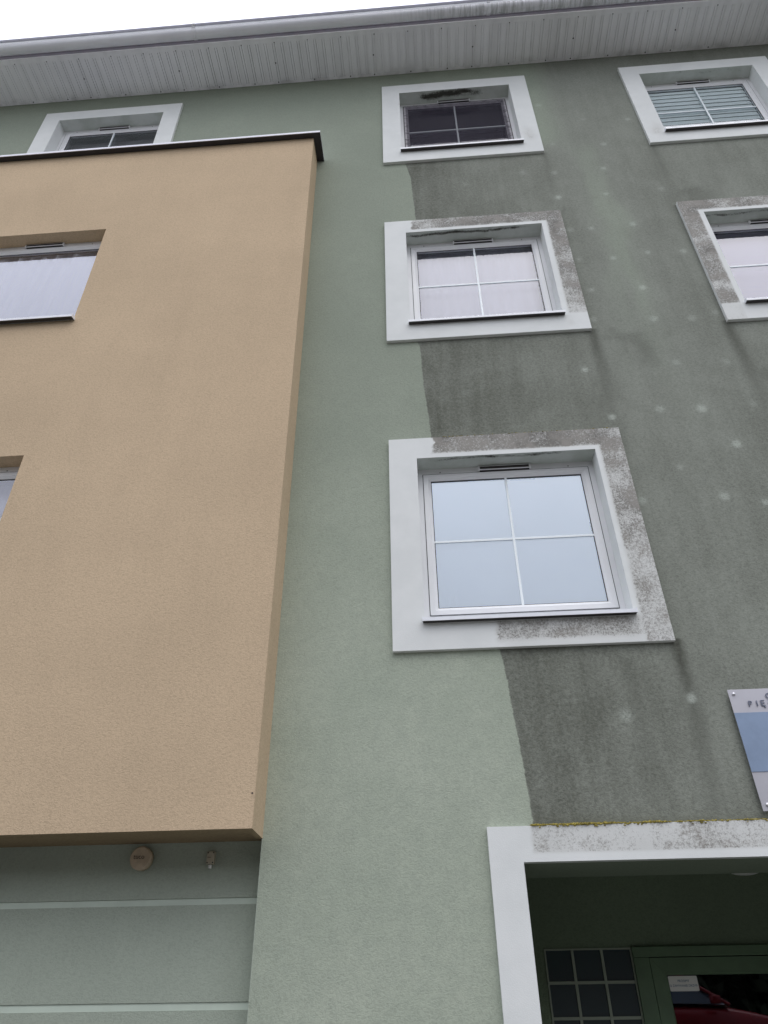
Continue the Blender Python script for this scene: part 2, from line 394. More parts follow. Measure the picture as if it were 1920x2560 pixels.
def a_dirt(x,z):
    d=x-xb(z)
    n=fbm(x*1.1+3,z*.55+5); n2=fbm(x*3.1+30,z*.9+15)
    base=.46+.27*np.exp(-(np.maximum(d,0)/.55)**2)
    # cleaner columns of wash between the window stacks
    mid=np.exp(-((x-1.95)/.35)**2); base-=.24*mid*sst(.25,.6,n)+.10*sst(.45,.7,n2)*sst(1.3,1.7,x)
    # darker under each sill line, right under surrounds
    for zb in (Z1,Z2,Z3):
        ub=(x>xb(z))&(x<XB+SW)&(z<zb)
        base+=np.where(ub,.10*np.exp(-((zb-z)/.9)**2),0)
    # zones lower down the shaft are darker
    base+=.16*sst(5.6,4.6,z)*sst(1.3,2.2,x)*sst(.3,.6,n2)
    base=base*(.72+.55*n)
    # top floor: paler, the grime starts further right
    top=sst(8.95,9.4,z); base=base*(1-top)+top*(.36*sst(1.45,1.9,x)*(.6+.8*n))
    return np.clip(base,0,1)
def a_spot(x,z):
    s=np.zeros_like(x)
    for (a,b),k in zip(SPOTS,SPA):
        r=.024+.016*((a*37)%1); q=((x-a)/r)**2+((z-b)/(r*1.05))**2
        s=np.maximum(s,k*np.exp(-q**1.7)); s=np.maximum(s,k*.15*np.exp(-q/4))
    return s
def a_streak(x,z):
    s=np.zeros_like(x); wob=(fbm(z*2.3,z*0+4)-.5)
    def run(xc,zt,L,w0,k,lean=0):
        nonlocal s
        t=(zt-z)/L; c=xc+wob*.10*np.clip(t,0,1)+lean*np.clip(t,0,1)
        g=np.exp(-((x-c)/(w0*(1+.9*np.clip(t,0,1))))**2)*np.where((t>-.01)&(t<1.3),np.exp(-np.clip(t,0,2)**1.3*1.6),0)
        s=np.maximum(s,k*g)
    run(XB+SW+.012,Z1+.01,1.05,.036,1.0); run(XB+SW+.02,Z1+.005,.42,.020,1.0,.02); run(XB+SW+.012,Z2+.01,1.0,.036,.8); run(XB+SW+.01,Z3+.01,.8,.03,.45)
    run(XC-.005,Z2+.01,1.3,.045,.78,.06); run(XC+.03,Z3+.01,.9,.035,.55); run(XC-.02,8.95,1.5,.03,.25)
    run(.60,Z1,.6,.05,.20); run(.95,Z1,.9,.05,.30); run(1.18,Z1-.1,.9,.04,.32); run(.35,Z2,.7,.06,.3); run(.8,Z2,.8,.05,.2)
    run(.30,Z3,.8,.07,.3)
    # thin grime line hugging surround edges
    for (wx,wz),k in (((XC,Z2),.55),((XB,Z1),.35),((XB,Z2),.35)):
        e=(wx if wx==XC else wx+SW); dx=(e-x) if wx==XC else (x-e)
        s=np.maximum(s,k*np.where((z>wz)&(z<wz+SH)&(dx>-.02),np.exp(-np.abs(dx)/.028),0)*(.45+.8*fbm(x*6,z*7)))
    for wz in (Z1,Z2):   # line above the grimy lintels
        s=np.maximum(s,.5*np.where((x>xb(z))&(x<XB+SW)&(z>wz+SH-.01),np.exp(-(z-wz-SH)/.016),0))
    s=np.maximum(s,.45*np.where((x>.5)&(x<3)&(z>ZD-.01),np.exp(-(z-ZD)/.03),0))
    # blurry mildew patches
    n=fbm(x*2.2+50,z*1.5+8,5); s=np.maximum(s,.38*sst(.60,.76,n)*sst(1.2,1.6,x)*sst(9.0,8.2,z))
    return s*np.where(x>xb(z)+.01,1,0)
me=grid_mesh('wall',xs,zs,keep,lambda x,z:(x,np.zeros_like(x),z),{'dirt':a_dirt,'side':a_side,'spot':a_spot,'streak':a_streak})
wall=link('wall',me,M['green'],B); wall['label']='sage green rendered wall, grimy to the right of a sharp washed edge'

# recessed lower wall below the bay
RY=.14
mb=MB()
zz=[0,1.638,1.672,2.0965,2.1285,BAYB+.3]
zz=[0,1.16,1.194,1.638,1.672,2.0985,2.1305,BAYB+.4]
for i in range(0,len(zz)-1,2): mb.box(-9,X0-.0,RY,RY+.25,zz[i],zz[i+1])
mb.box(X0-.004,X0,.0,RY,0,BAYB+.06)
mb.build('ground_floor_wall',M['green_plain'],B)
mb=MB()
for a,b in ((1.16,1.194),(1.638,1.672),(2.0985,2.1305)): mb.box(-9,X0-.012,RY+.006,RY+.2,a+.0005,b-.0005)
o=mb.build('groove_band',M['band'],B); o['label']='smooth paler horizontal bands let into the green wall under the bay'

# ---- beige bay ----
AL=-2.87-OW; bayh=[(AL,-2.87,6.475,7.794),(AL,-2.87,3.662,4.981)]
bx=lines(-9,X0,.5,[AL,-2.87]); bzl=lines(BAYB,BAYT,.4,[v for h in bayh for v in h[2:]])
def bkeep(x,z):
    k=np.ones_like(x,bool)
    for a,b,c,d in bayh: k&=~((x>a)&(x<b)&(z>c)&(z<d))
    return k
me=grid_mesh('bay',bx,bzl,bkeep,lambda x,z:(x,np.full_like(x,-BAYD),z),{})
bm=bmesh.new(); bm.from_mesh(me)
def quad(bm,*p,mi=0):
    f=bm.faces.new([bm.verts.new(q) for q in p]); f.material_index=mi; return f
quad(bm,(X0,-BAYD,BAYB),(X0,.0,BAYB),(X0,.0,BAYT),(X0,-BAYD,BAYT))
quad(bm,(-9,-BAYD,BAYT),(X0,-BAYD,BAYT),(X0,0,BAYT),(-9,0,BAYT))
for a,b,c,d in bayh:
    y0,y1=-BAYD,-BAYD+.14
    quad(bm,(a,y0,d),(b,y0,d),(b,y1,d),(a,y1,d)); quad(bm,(a,y0,c),(a,y1,c),(b,y1,c),(b,y0,c))
    quad(bm,(a,y0,c),(a,y0,d),(a,y1,d),(a,y1,c)); quad(bm,(b,y0,c),(b,y1,c),(b,y1,d),(b,y0,d))
# drip rim and soffit
e=.034
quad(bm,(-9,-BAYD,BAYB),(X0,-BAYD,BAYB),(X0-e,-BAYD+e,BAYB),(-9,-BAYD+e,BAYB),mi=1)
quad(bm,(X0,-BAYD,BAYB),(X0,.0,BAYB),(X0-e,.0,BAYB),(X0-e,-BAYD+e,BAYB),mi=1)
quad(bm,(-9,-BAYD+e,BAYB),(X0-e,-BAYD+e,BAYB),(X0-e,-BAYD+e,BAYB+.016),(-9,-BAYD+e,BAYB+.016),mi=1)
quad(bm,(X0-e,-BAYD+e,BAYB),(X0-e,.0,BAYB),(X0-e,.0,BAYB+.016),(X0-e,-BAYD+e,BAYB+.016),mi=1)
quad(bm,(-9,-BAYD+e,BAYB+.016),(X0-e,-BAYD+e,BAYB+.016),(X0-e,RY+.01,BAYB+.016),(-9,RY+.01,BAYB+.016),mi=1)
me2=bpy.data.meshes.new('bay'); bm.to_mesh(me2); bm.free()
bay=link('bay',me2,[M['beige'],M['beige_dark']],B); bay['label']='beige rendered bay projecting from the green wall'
mb=MB(); mb.cyl((-.949,-BAYD-.0004,2.562),.0042,.003,'y',10)
h=mb.build('anchor_hole',M['screw'],bay)
# coping
mb=MB()
mb.box(-9,-.866,-.312,-.002,9.197,9.205,0)                  # dark underside plate
mb.prism([(-.320,9.188),(-.315,9.188),(-.314,9.207),(-.0015,9.218),(-.0015,9.232),(-.320,9.217)],'x',-9,-.857,1)
mb.box(-.8635,-.8575,-.3145,-.0025,9.190,9.2065,0)
cp=mb.build('coping',[M['coping'],M['coping_top']],bay); cp['label']='dark metal coping with a pale front lip along the top of the beige bay'

# ---- window units ----
def surround(name, wx, wz, dirt, mil, parent, x1=None, z0=None, W=SW, H=SH, bs=BS, bt=BT, step=.014, depth=.115, bottom=True):
    """white render surround, 3 cm proud, with its reveal; dirt(x,z), mildew(x,y) in world units"""
    ox0,ox1,oz0,oz1=wx+bs,wx+W-bs,(wz+bt if bottom else 0),wz+H-bt
    xs=lines(wx,wx+W,step,[ox0,ox1]); zs=lines(wz if bottom else 0.0,wz+H,step,[oz1]+([oz0] if bottom else []))
    kp=lambda x,z:~((x>ox0)&(x<ox1)&(z>oz0)&(z<oz1)) if bottom else ~((x>ox0)&(x<ox1)&(z<oz1))
    zero=lambda x,z:np.zeros_like(x)
    m1=grid_mesh('a',xs,zs,kp,lambda x,z:(x,np.full_like(x,-.03),z),{'dirt':dirt,'mildew':zero})
    ys=lines(-.03,depth,.0125)
    # head of the reveal
    m2=grid_mesh('b',lines(ox0,ox1,.02),ys,None,lambda x,y:(x,y,np.full_like(x,oz1)),{'dirt':zero,'mildew':mil,'head':lambda x,y:np.ones_like(x)})
    m3=grid_mesh('c',ys,lines(oz0,oz1,.02),None,lambda y,z:(np.full_like(y,ox1),y,z),{'dirt':lambda y,z:.18*np.exp(-np.abs(y+.03)/.02),'mildew':lambda y,z:.22*np.exp(-((oz1-z)/.05))*sst(0,.1,y)})
    m4=grid_mesh('d',ys,lines(oz0,oz1,.02),None,lambda y,z:(np.full_like(y,ox0),y,z),{'dirt':zero,'mildew':zero})
    bm=bmesh.new()
    for m in (m1,m2,m3,m4): bm.from_mesh(m); bpy.data.meshes.remove(m)
    y1=.02
    quad(bm,(wx,-.03,wz),(wx,-.03,wz+H),(wx,y1,wz+H),(wx,y1,wz)); quad(bm,(wx+W,-.03,wz),(wx+W,y1,wz),(wx+W,y1,wz+H),(wx+W,-.03,wz+H))
    quad(bm,(wx,-.03,wz+H),(wx+W,-.03,wz+H),(wx+W,y1,wz+H),(wx,y1,wz+H))
    if bottom:
        quad(bm,(wx,-.03,wz),(wx,y1,wz),(wx+W,y1,wz),(wx+W,-.03,wz)); quad(bm,(ox0,-.03,oz0),(ox1,-.03,oz0),(ox1,depth,oz0),(ox0,depth,oz0))
    me=bpy.data.meshes.new(name); bm.to_mesh(me); bm.free()
    return link(name,me,M['white'],parent)

def window(ox, oz, yf, label, cloth=None, net=False, room='room', W=OW, H=OH, bars=True, single=False, gm='glass'):
    """ox,oz: lower left corner of the opening; yf: plane of the frame's face"""
    mb=MB(); mitred_ring(mb,ox-.012,ox+W+.012,oz-.01,oz+H+.012,.062,[(0,yf+.07),(0,yf),(.058,yf),(.062,yf+.004),(.062,yf+.07)])
    for fx in (.13,.86): mb.cyl((ox+W*fx,yf-.0005,oz+H-.034),.0045,.003,'y',8,1)
    win=mb.build('window',[M['pvc'],M['screw']],B); win['label']=label
    sm=MB(); x0,x1,z0,z1=ox+.040,ox+W-.042,oz+.108,oz+H-.052
    ys=yf-.006
    fr=.051
    mitred_ring(sm,x0,x1,z0,z1,.055,[(0,ys+.05),(0,ys+.002),(.002,ys),(.034,ys),(.037,ys+.003),(.053,ys+.013),(.055,ys+.016),(.055,ys+.05)],mi=0)
    mitred_ring(sm,x0-.0045,x1+.0045,z0-.0045,z1+.0045,.006,[(0,yf-.001),(0,yf-.002),(.006,yf-.002),(.006,yf-.001)],mi=1)
    gx0,gx1,gz0,gz1=x0+.055,x1-.055,z0+.055,z1-.055
    mitred_ring(sm,gx0-.001,gx1+.001,gz0-.001,gz1+.001,.006,[(0,ys+.020),(0,ys+.016),(.006,ys+.018),(.006,ys+.020)],mi=1)
    mitred_ring(sm,gx0-.001,gx1+.001,gz0-.001,gz1+.001,.008,[(0,ys+.046),(0,ys+.042),(.008,ys+.042),(.008,ys+.046)],mi=1)
    s=sm.build('sash',[M['pvc_tape'] if net else M['pvc'],M['gasket']],win)
    yg=ys+.021
    g=MB(); g.box(gx0-.003,gx1+.003,yg,yg+.0002,gz0-.003,gz1+.003); bmg=g.bm
    # single sheets: keep only the outward face of each pane
    def sheet(nm,y,mat):
        me=bpy.data.meshes.new(nm); b=bmesh.new(); quad(b,(gx0-.003,y,gz0-.003),(gx1+.003,y,gz0-.003),(gx1+.003,y,gz1+.003),(gx0-.003,y,gz1+.003)); b.to_mesh(me); b.free()
        return link(nm,me,mat,win)
    g.bm.free(); sheet('pane',yg,M[gm])
    if not single: sheet('pane',yg+.020,M['glass_back'])
    if bars:
        b=MB(); cx=(gx0+gx1)/2; cz=(gz0+gz1)/2-.008; hw=.0088; y0,y1=yg+.004,yg+.015
        b.box(cx-hw,cx+hw,y0,y1,gz0,gz1,bev=.002); b.box(gx0,cx-hw-.0002,y0+.001,y1-.001,cz-hw,cz+hw,bev=.002); b.box(cx+hw+.0002,gx1,y0+.001,y1-.001,cz-hw,cz+hw,bev=.002)
        y0,y1=yg-.0055,yg-.0008
        b.box(cx-hw,cx+hw,y0,y1,gz0,gz1,bev=.0015); b.box(gx0,cx-hw-.0002,y0+.0006,y1,cz-hw,cz+hw,bev=.0015); b.box(cx+hw+.0002,gx1,y0+.0006,y1,cz-hw,cz+hw,bev=.0015)
        b.build('glazing_bar',M['bar'],win)
    # trickle vent on the head of the frame
    v=MB(); vx0,vx1=ox+.447,ox+.835; vz0,vz1=oz+H-.046,oz+H-.010
    v.box(vx0,vx1,yf-.024,yf-.001,vz0,vz1,0,.003); v.box(vx0+.014,vx1-.014,yf-.0262,yf-.0235,vz0+.007,vz1-.008,1)
    v.box(vx0+.012,vx1-.012,yf-.019,yf-.003,vz0-.003,vz0+.001,1)
    v.build('trickle_vent',[M['pvc'],M['sill_under']],win)
    # sill: sloping sheet with a folded drip and end caps
    fy=yf-.18; k=MB()
    k.prism([(yf+.0,oz+.028),(fy,oz+.008),(fy,oz-.016),(fy+.003,oz-.016),(fy+.0035,oz+.003),(yf+.0,oz+.022)],'x',ox-.010,ox+W+.010,0)
    for ex in (ox-.014,ox+W+.010): k.prism([(fy-.001,oz-.017),(fy-.001,oz+.017),(fy+.06,oz+.024),(fy+.06,oz-.002),(fy+.028,oz-.010)],'x',ex,ex+.004,0)
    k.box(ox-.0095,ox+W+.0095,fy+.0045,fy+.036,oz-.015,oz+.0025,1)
    k.build('sill',[M['sill'],M['sill_under']],win)
    # room behind
    bm=bmesh.new(); a,c=ox-.3,ox+W+.3; y0r,y1r=yf+.071,yf+3.0; zl,zh=oz-.75,oz+H+.22
    quad(bm,(a,y1r,zl),(c,y1r,zl),(c,y1r,zh),(a,y1r,zh)); quad(bm,(a,y0r,zl),(a,y1r,zl),(a,y1r,zh),(a,y0r,zh)); quad(bm,(c,y0r,zl),(c,y1r,zl),(c,y1r,zh),(c,y0r,zh))
    quad(bm,(a,y0r,zl),(c,y0r,zl),(c,y1r,zl),(a,y1r,zl)); quad(bm,(a,y0r,zh),(c,y0r,zh),(c,y1r,zh),(a,y1r,zh))
    # wall round the opening, inside
    for q in ((a,ox,zl,zh),(ox+W,c,zl,zh),(ox,ox+W,zl,oz),(ox,ox+W,oz+H,zh)):
        quad(bm,(q[0],y0r,q[2]),(q[1],y0r,q[2]),(q[1],y0r,q[3]),(q[0],y0r,q[3]))
    me=bpy.data.meshes.new('room_interior'); bm.to_mesh(me); bm.free(); link('room_interior',me,M[room],win)
    return win,(gx0,gx1,gz0,gz1,yg)

def dirtB2(x,z):
    ox1=XB+SW-BS; top=sst(Z2+SH-BT+.022,Z2+SH-BT+.05,z); rt=sst(ox1+.025,ox1+.06,x)
    st=sst(-.012,.012,x-(.045+.03*(vn(z*60,z*0+3)-.5)))
    d=np.maximum(top*st*(x<ox1+.05), rt*np.where(z>Z2+.2,1,.55)*sst(Z2-.2,Z2+.35,z))*.95
    d=d*(.8+.5*(fbm(x*5,z*5)-.3))
    low=.16*sst(Z2+.2,Z2+.1,z)*sst(.0,.5,x)
    d=np.maximum(d,low*fbm(x*4,z*4)*1.6)
    br=np.exp(-((x-1.33)/.05)**2-((z-Z2-.09)/.06)**2)*.5
    return np.clip(np.maximum(d,br),0,1)
def dirtB1(x,z):
    ox1=XB+SW-BS; top=sst(Z1+SH-BT+.018,Z1+SH-BT+.05,z); rt=sst(ox1+.006,ox1+.05,x)
    xe=.112+.03*(vn(z*50,z*0+8)-.5)-.02*sst(Z1+SH-.09,Z1+SH-.12,z); st=sst(-.01,.01,x-xe)
    d=np.maximum(top*st*(x<ox1+.05), rt*(.80+.12*sst(Z1+.4,Z1+1.3,z)))*.98
    bot=sst(Z1+.21,Z1+.16,z)*sst(-.01,.03,x-.425+.02*vn(z*70,x*0))*.80*sst(Z1-.01,Z1+.07,z)*sst(1.6,1.2,x)
    bot=np.maximum(bot,sst(Z1+.3,Z1+.1,z)*sst(.42,.5,x)*.42)
    bot=np.maximum(bot, .10*sst(Z1+.4,Z1+.0,z))
    return np.clip(np.maximum(d*(.85+.45*(fbm(x*5+9,z*5)-.3)),bot),0,1)
def specks(cx,cz,k=.45,r=.14):
    return lambda x,z: np.clip(k*np.exp(-((x-cx)/r)**2-((z-cz)/(r*1.9))**2)*(.5+fbm(x*9,z*9)),0,1)
def dirtC2(x,z):
    ox0=XC+BS; inner=np.maximum(sst(ox0-.028,ox0-.055,x),sst(Z2+SH-BT+.022,Z2+SH-BT+.05,z)); inner=np.maximum(inner,.5*sst(Z2+.17,Z2+.12,z))
    return np.clip(inner*(.80+.4*(fbm(x*6,z*6+4)-.3))*np.where(z<Z2+.2,.62,1),0,1)
def dirtDoor(x,z):
    st=sst(-.01,.012,x-.475-.015*vn(z*60,z*0)); return np.clip(.64*st*sst(ZD-BD+.022,ZD-BD+.045,z)*(x<DOOR_R)*(.75+.55*fbm(x*5,z*5)),0,1)
none=lambda x,z:np.zeros_like(x)
def milband(k,y0,w,xa,xb_):
    def f(x,y):
        c=y0+.030*(fbm(x*4.5,x*0+2)-.5)*2; return k*np.exp(-((y-c)/w)**2)*sst(xa,xa+.15,x)*sst(xb_,xb_-.25,x)*(.55+.9*fbm(x*8,y*20))
    return f
def milB3(x,y):
    c=.035+.05*(fbm(x*4.2+2,x*0+2)-.5)*2; return 1.35*np.exp(-((y-c)/.055)**2)*sst(.12,.3,x)*sst(1.15,.8,x)*(.45+.9*fbm(x*9,y*30))

rows={'B1':(Z1,'lowest white framed window in the middle stack, its surround grimy on the right'),
      'B2':(Z2,'middle window of the central stack, grime along the top and right of its surround'),
      'B3':(Z3,'top window of the central stack, dark panes behind a taped insect net')}
GL={}
for nm,(zz_,lab) in rows.items():
    win,g=window(XB+BS,zz_+BT,.11,lab,net=(nm=='B3'),room='room_dark' if nm=='B3' else 'room',single=(nm=='B1'),gm='glass_bright' if nm=='B1' else 'glass'); GL[nm]=g
    sur=surround('window_surround',XB,zz_,{'B1':dirtB1,'B2':dirtB2,'B3':specks(1.36,Z3+.35,.60,.10)}[nm],
        {'B1':milband(.85,.0,.020,0.0,1.2),'B2':milband(1.1,.010,.020,-.1,1.25),'B3':milB3}[nm],win)
    if nm=='B3':
        mbn=MB(); y=.098; bmn=mbn.bm; gx0,gx1,gz0,gz1,yg=g
        quad(bmn,(gx0-.03,y,gz0-.03),(gx1+.03,y,gz0-.03),(gx1+.03,y,gz1+.03),(gx0-.03,y,gz1+.03)); mbn.build('insect_net',M['net'],win)
        mbt=MB(); rr=random.Random(4)                                  # creased net edge: thin dark folds on the tape
        for i in range(46):
            sd_=rr.choice('lrt'); 
            if sd_=='t': x=rr.uniform(gx0,gx1); p0=(x,.1015,gz1+.045); p1=(x+rr.uniform(-.03,.03),.1015,gz1+.005)
            else:
                z=rr.uniform(gz0,gz1); xx=(gx0-.047,gx0-.004) if sd_=='l' else (gx1+.004,gx1+.047)
                p0=(xx[0],.1015,z); p1=(xx[1],.1015,z+rr.uniform(-.05,.05))
            mbt.tube(p0,p1,.0011,5)
        mitred_ring(mbt,gx0-.053,gx1+.053,gz0-.053,gz1+.053,.004,[(0,.1025),(0,.1005),(.004,.1005),(.004,.1025)])
        mbt.build('net_fold',M['gasket'],win)
for nm,x,z,lab,df,ml,rm in (('C3',XC,Z3,'top window at the right edge with pale horizontal blinds',specks(XC+.13,Z3+.25,.62,.10),milband(.55,.0,.02,3.1,4.1),'room'),
                     ('C2',XC,Z2,'window below it at the right edge, its whole surround grimy',dirtC2,milband(1.0,.012,.018,XC,4.2),'room'),
                     ('A3',XA,Z3,'top window at the left, half hidden by the coping of the bay',none,milband(.2,.10,.02,XA,-2.6),'room')):
    win,g=window(x+BS,z+BT,.11,lab,room=rm,single=(nm=='C3'),gm='glass_low' if nm=='C3' else 'glass'); GL[nm]=g; surround('window_surround',x,z,df,ml,win)
for nm,z,lab in (('A2',6.475,'upper window in the beige bay with white curtains'),('A1',3.662,'lower window in the beige bay, cut by the left edge of the photo')):
    win,g=window(AL,z,-BAYD+.126,lab,bars=False,gm='glass_mid'); GL[nm]=g
    if nm=='A2':
        pass

# ---- curtains and blinds: things of their own ----
def cloth(name,label,cat,g,dy,fn,mat,z0=None,z1=None,step=.012,x0=None,x1=None):
    gx0,gx1,gz0,gz1,yg=g; z0=gz0-.06 if z0 is None else z0; z1=gz1+.10 if z1 is None else z1
    me=grid_mesh(name,lines(gx0-.03 if x0 is None else x0,gx1+.03 if x1 is None else x1,step),lines(z0,z1,.03),None,lambda x,z:(x,yg+dy+fn(x,z),z),{})
    o=link(name,me,mat,None,True); so_=o.modifiers.new('s','SOLIDIFY'); so_.thickness=.0012; so_.offset=1
    tag(o,label,cat); return o
def folds(x,z): ph=x*38+2.5*np.sin(x*7)+.8*np.sin(z*1.3); return .022*np.sin(ph)+.010*np.sin(ph*2.3+1)
cloth('curtain','white draped curtain in folds behind the upper window of the beige bay','curtain',GL['A2'],.055,folds,M['cloth'])
cloth('curtain','white curtain behind the lower window of the beige bay at the left edge','curtain',GL['A1'],.13,folds,M['cloth'])
cloth('curtain','flat white net curtain in the middle window of the central stack','curtain',GL['B2'],.09,lambda x,z:.004*np.sin(x*60)+.002*np.sin(x*23),M['cloth'])
def crump(x,z):
    g=GL['B1']; cx,cz=g[0]+.085,g[2]+.05; dx=x-cx; dz=z-cz; r=np.hypot(dx,dz)+1e-4; a=np.arctan2(dz,dx)
    star=.011*np.sin(a*11)*np.exp(-r/.07)*np.minimum(1,r/.02)
    band=.012*np.exp(-((z-(g[2]+g[3])/2+.05)/.03)**2)*np.sin(x*4+1)
    return star+band+.012*(fbm(x*3,z*5)-.5)
cloth('window_film','pale crumpled film stretched behind the largest central window','window film',GL['B1'],.020,crump,M['film'],step=.008)
cloth('roller_blind','lilac roller blind drawn down in the lower right edge window','blind',GL['C2'],.10,lambda x,z:.0*x,M['roller'])
cloth('roller_blind','grey blind behind the half hidden top left window','blind',GL['A3'],.10,lambda x,z:.002*np.sin(z*90),M['grey_blind'])
g=GL['C3']; mb=MB(); n=int((g[3]-g[2]+.14)/.085)
for i in range(n+1):
    z=g[2]-.05+i*.085; mb.prism([(g[4]+.028,z+.088),(g[4]+.031,z+.088),(g[4]+.022,z+.002),(g[4]+.019,z+.0)],'x',g[0]-.02,g[1]+.02)
for zz_ in (0,):
    mb.box(g[0]-.02,g[1]+.02,g[4]+.075,g[4]+.08,g[2]-.06,g[3]+.1,1)
tag(mb.build('slat_blind',[M['slat'],M['grey_blind']]),'pale blue horizontal slats closed behind the top right window','blind')

# ---- eaves: soffit, trims, fascia, gutter, roof ----
mb=MB(); ze=EAVE; bm=mb.bm
pitch=.0994; start=2.085-120*pitch; xsn=[]
sx=start; gw=.0045; y0,y1=-.462,-.028
i=0
while sx<8:
    if sx>-9:
        w1 = .0075 if (i-120)%12==0 else gw
        for a,b in ((sx+w1,sx+.028),(sx+.028+gw*.8,sx+pitch)):
            quad(bm,(a,y0,ze),(b,y0,ze),(b,y1,ze),(a,y1,ze))
        for a,b in ((sx,sx+w1),(sx+.028,sx+.028+gw*.8)):
            quad(bm,(a,y0,ze+.011),(b,y0,ze+.011),(b,y1,ze+.011),(a,y1,ze+.011))
            quad(bm,(a,y0,ze),(a,y1,ze),(a,y1,ze+.011),(a,y0,ze+.011)); quad(bm,(b,y0,ze),(b,y1,ze),(b,y1,ze+.011),(b,y0,ze+.011))
    sx+=pitch; i+=1
mb.build('soffit_panel',M['soffit'],B)['label']='grey grooved soffit lining under the eaves'
mb=MB(); mb.box(-9,8,-.030,-.001,ze-.003,ze+.02,0); mb.prism([(-.515,ze-.004),(-.460,ze-.004),(-.460,ze+.004),(-.509,ze+.004),(-.509,ze+.018),(-.515,ze+.018)],'x',-9,8,0)
mb.build('soffit_trim',M['soffit'],B)
scr=None
def soffit_screw(x,y,rr_):
    global scr
    if scr is None:
        mb=MB(); mb.cyl((0,0,0),.0075,.004,'z',8); scr=mb.build('soffit_screw',M['screw'],B); o=scr
    else: o=scr.copy(); col.objects.link(o); o.parent=B
    o.location=(x,y,ze-.0035); o.scale=(rr_,rr_,1)
for k in range(-18,5):
    xx=2.085+k*pitch*4
    soffit_screw(xx+.05*((k*7)%3),-.022,1); soffit_screw(xx+.03,-.463,.85)
    if k%3==0: soffit_screw(xx+.004,-.24,1.1)
mb=MB(); mb.box(-9,8,-.505,-.48,ze+.02,ze+.22,0); mb.build('fascia',M['dark_gap'],B)
# half-round gutter
r=.060; cyg,czg=-.603,ze+.052; pts=[(cyg+r*math.cos(a),czg+r*math.sin(a)) for a in np.linspace(math.pi,2*math.pi,19)]
ptsi=[(cyg+(r-.003)*math.cos(a),czg+(r-.003)*math.sin(a)) for a in np.linspace(2*math.pi,math.pi,19)]
mb=MB(); mb.prism(pts+ptsi,'x',-9,8,0)
gut=mb.build('gutter',M['gutter'],B,True); gut['label']='half round grey gutter, streaked with dirt towards the right'
mb=MB(); mb.prism([(cyg-r-.0015,czg-.002),(cyg-r-.0045,czg-.002),(cyg-r-.0075,czg+.036),(cyg-r-.0045,czg+.036)],'x',-9,8,0,); mb.build('gutter_lip',M['bead'],gut)
mb=MB(); mb.tube((-9,cyg-r-.016,czg+.046),(8,cyg-r-.016,czg+.046),.0155,16); mb.build('gutter_rim',M['rimm'],gut,True)
for xx in (-2.388,1.07):
    mb=MB(); po=[(cyg+(r+.004)*math.cos(a),czg+(r+.004)*math.sin(a)) for a in np.linspace(math.pi*.98,2*math.pi,19)]; pi_=[(cyg+(r+.0005)*math.cos(a),czg+(r+.0005)*math.sin(a)) for a in np.linspace(2*math.pi,math.pi*.98,19)]
    mb.prism(po+pi_,'x',xx-.02,xx+.02,0); mb.box(xx-.02,xx+.02,cyg-r-.0095,cyg-r-.001,czg-.004,czg+.036); mb.tube((xx-.02,cyg-r-.016,czg+.046),(xx+.02,cyg-r-.016,czg+.046),.018,14)
    mb.build('gutter_joint',M['gutter'],gut,True)
mb=MB(); mb.prism([(-.57,ze+.150),(-.57,ze+.165),(4.2,ze+1.40),(4.2,ze+1.38)],'x',-9,8,0); mb.build('roof',M['roof'],B)
mb=MB(); mb.box(-9,8,3.4,3.6,0,ze,0); mb.box(-9.2,-9,RY,3.6,0,ze,0); mb.box(8,8.2,0,3.6,0,ze,0); mb.build('rear_wall',M['green_plain'],B)

# ---- entrance ----
XI,ZI=XD+BD,ZD-BD; DY=1.6; CZ=ZI+.18
es=surround('entrance_surround',XD,0,dirtDoor,none,B,W=DOOR_R+BD-XD,H=ZD,bs=BD,bt=BD,step=.018,depth=.02,bottom=False)
es['label']='white frame round the entrance, its lintel flecked grey beyond a clean left end'
bm=bmesh.new(); R_=DOOR_R
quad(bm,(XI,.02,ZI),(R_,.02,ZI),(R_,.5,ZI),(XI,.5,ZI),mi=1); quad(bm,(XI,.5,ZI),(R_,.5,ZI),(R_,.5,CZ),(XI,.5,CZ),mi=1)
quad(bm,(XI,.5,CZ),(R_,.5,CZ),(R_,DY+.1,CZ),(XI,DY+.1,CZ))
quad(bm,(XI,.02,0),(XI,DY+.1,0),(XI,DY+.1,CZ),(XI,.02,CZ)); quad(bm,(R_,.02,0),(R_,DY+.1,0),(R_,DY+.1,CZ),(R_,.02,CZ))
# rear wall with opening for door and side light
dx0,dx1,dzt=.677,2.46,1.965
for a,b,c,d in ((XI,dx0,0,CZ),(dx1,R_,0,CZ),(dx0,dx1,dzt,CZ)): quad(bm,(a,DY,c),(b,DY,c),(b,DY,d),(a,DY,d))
me=bpy.data.meshes.new('entrance_recess'); bm.to_mesh(me); bm.free(); link('entrance_recess',me,[M['recess'],M['lintel']],B)
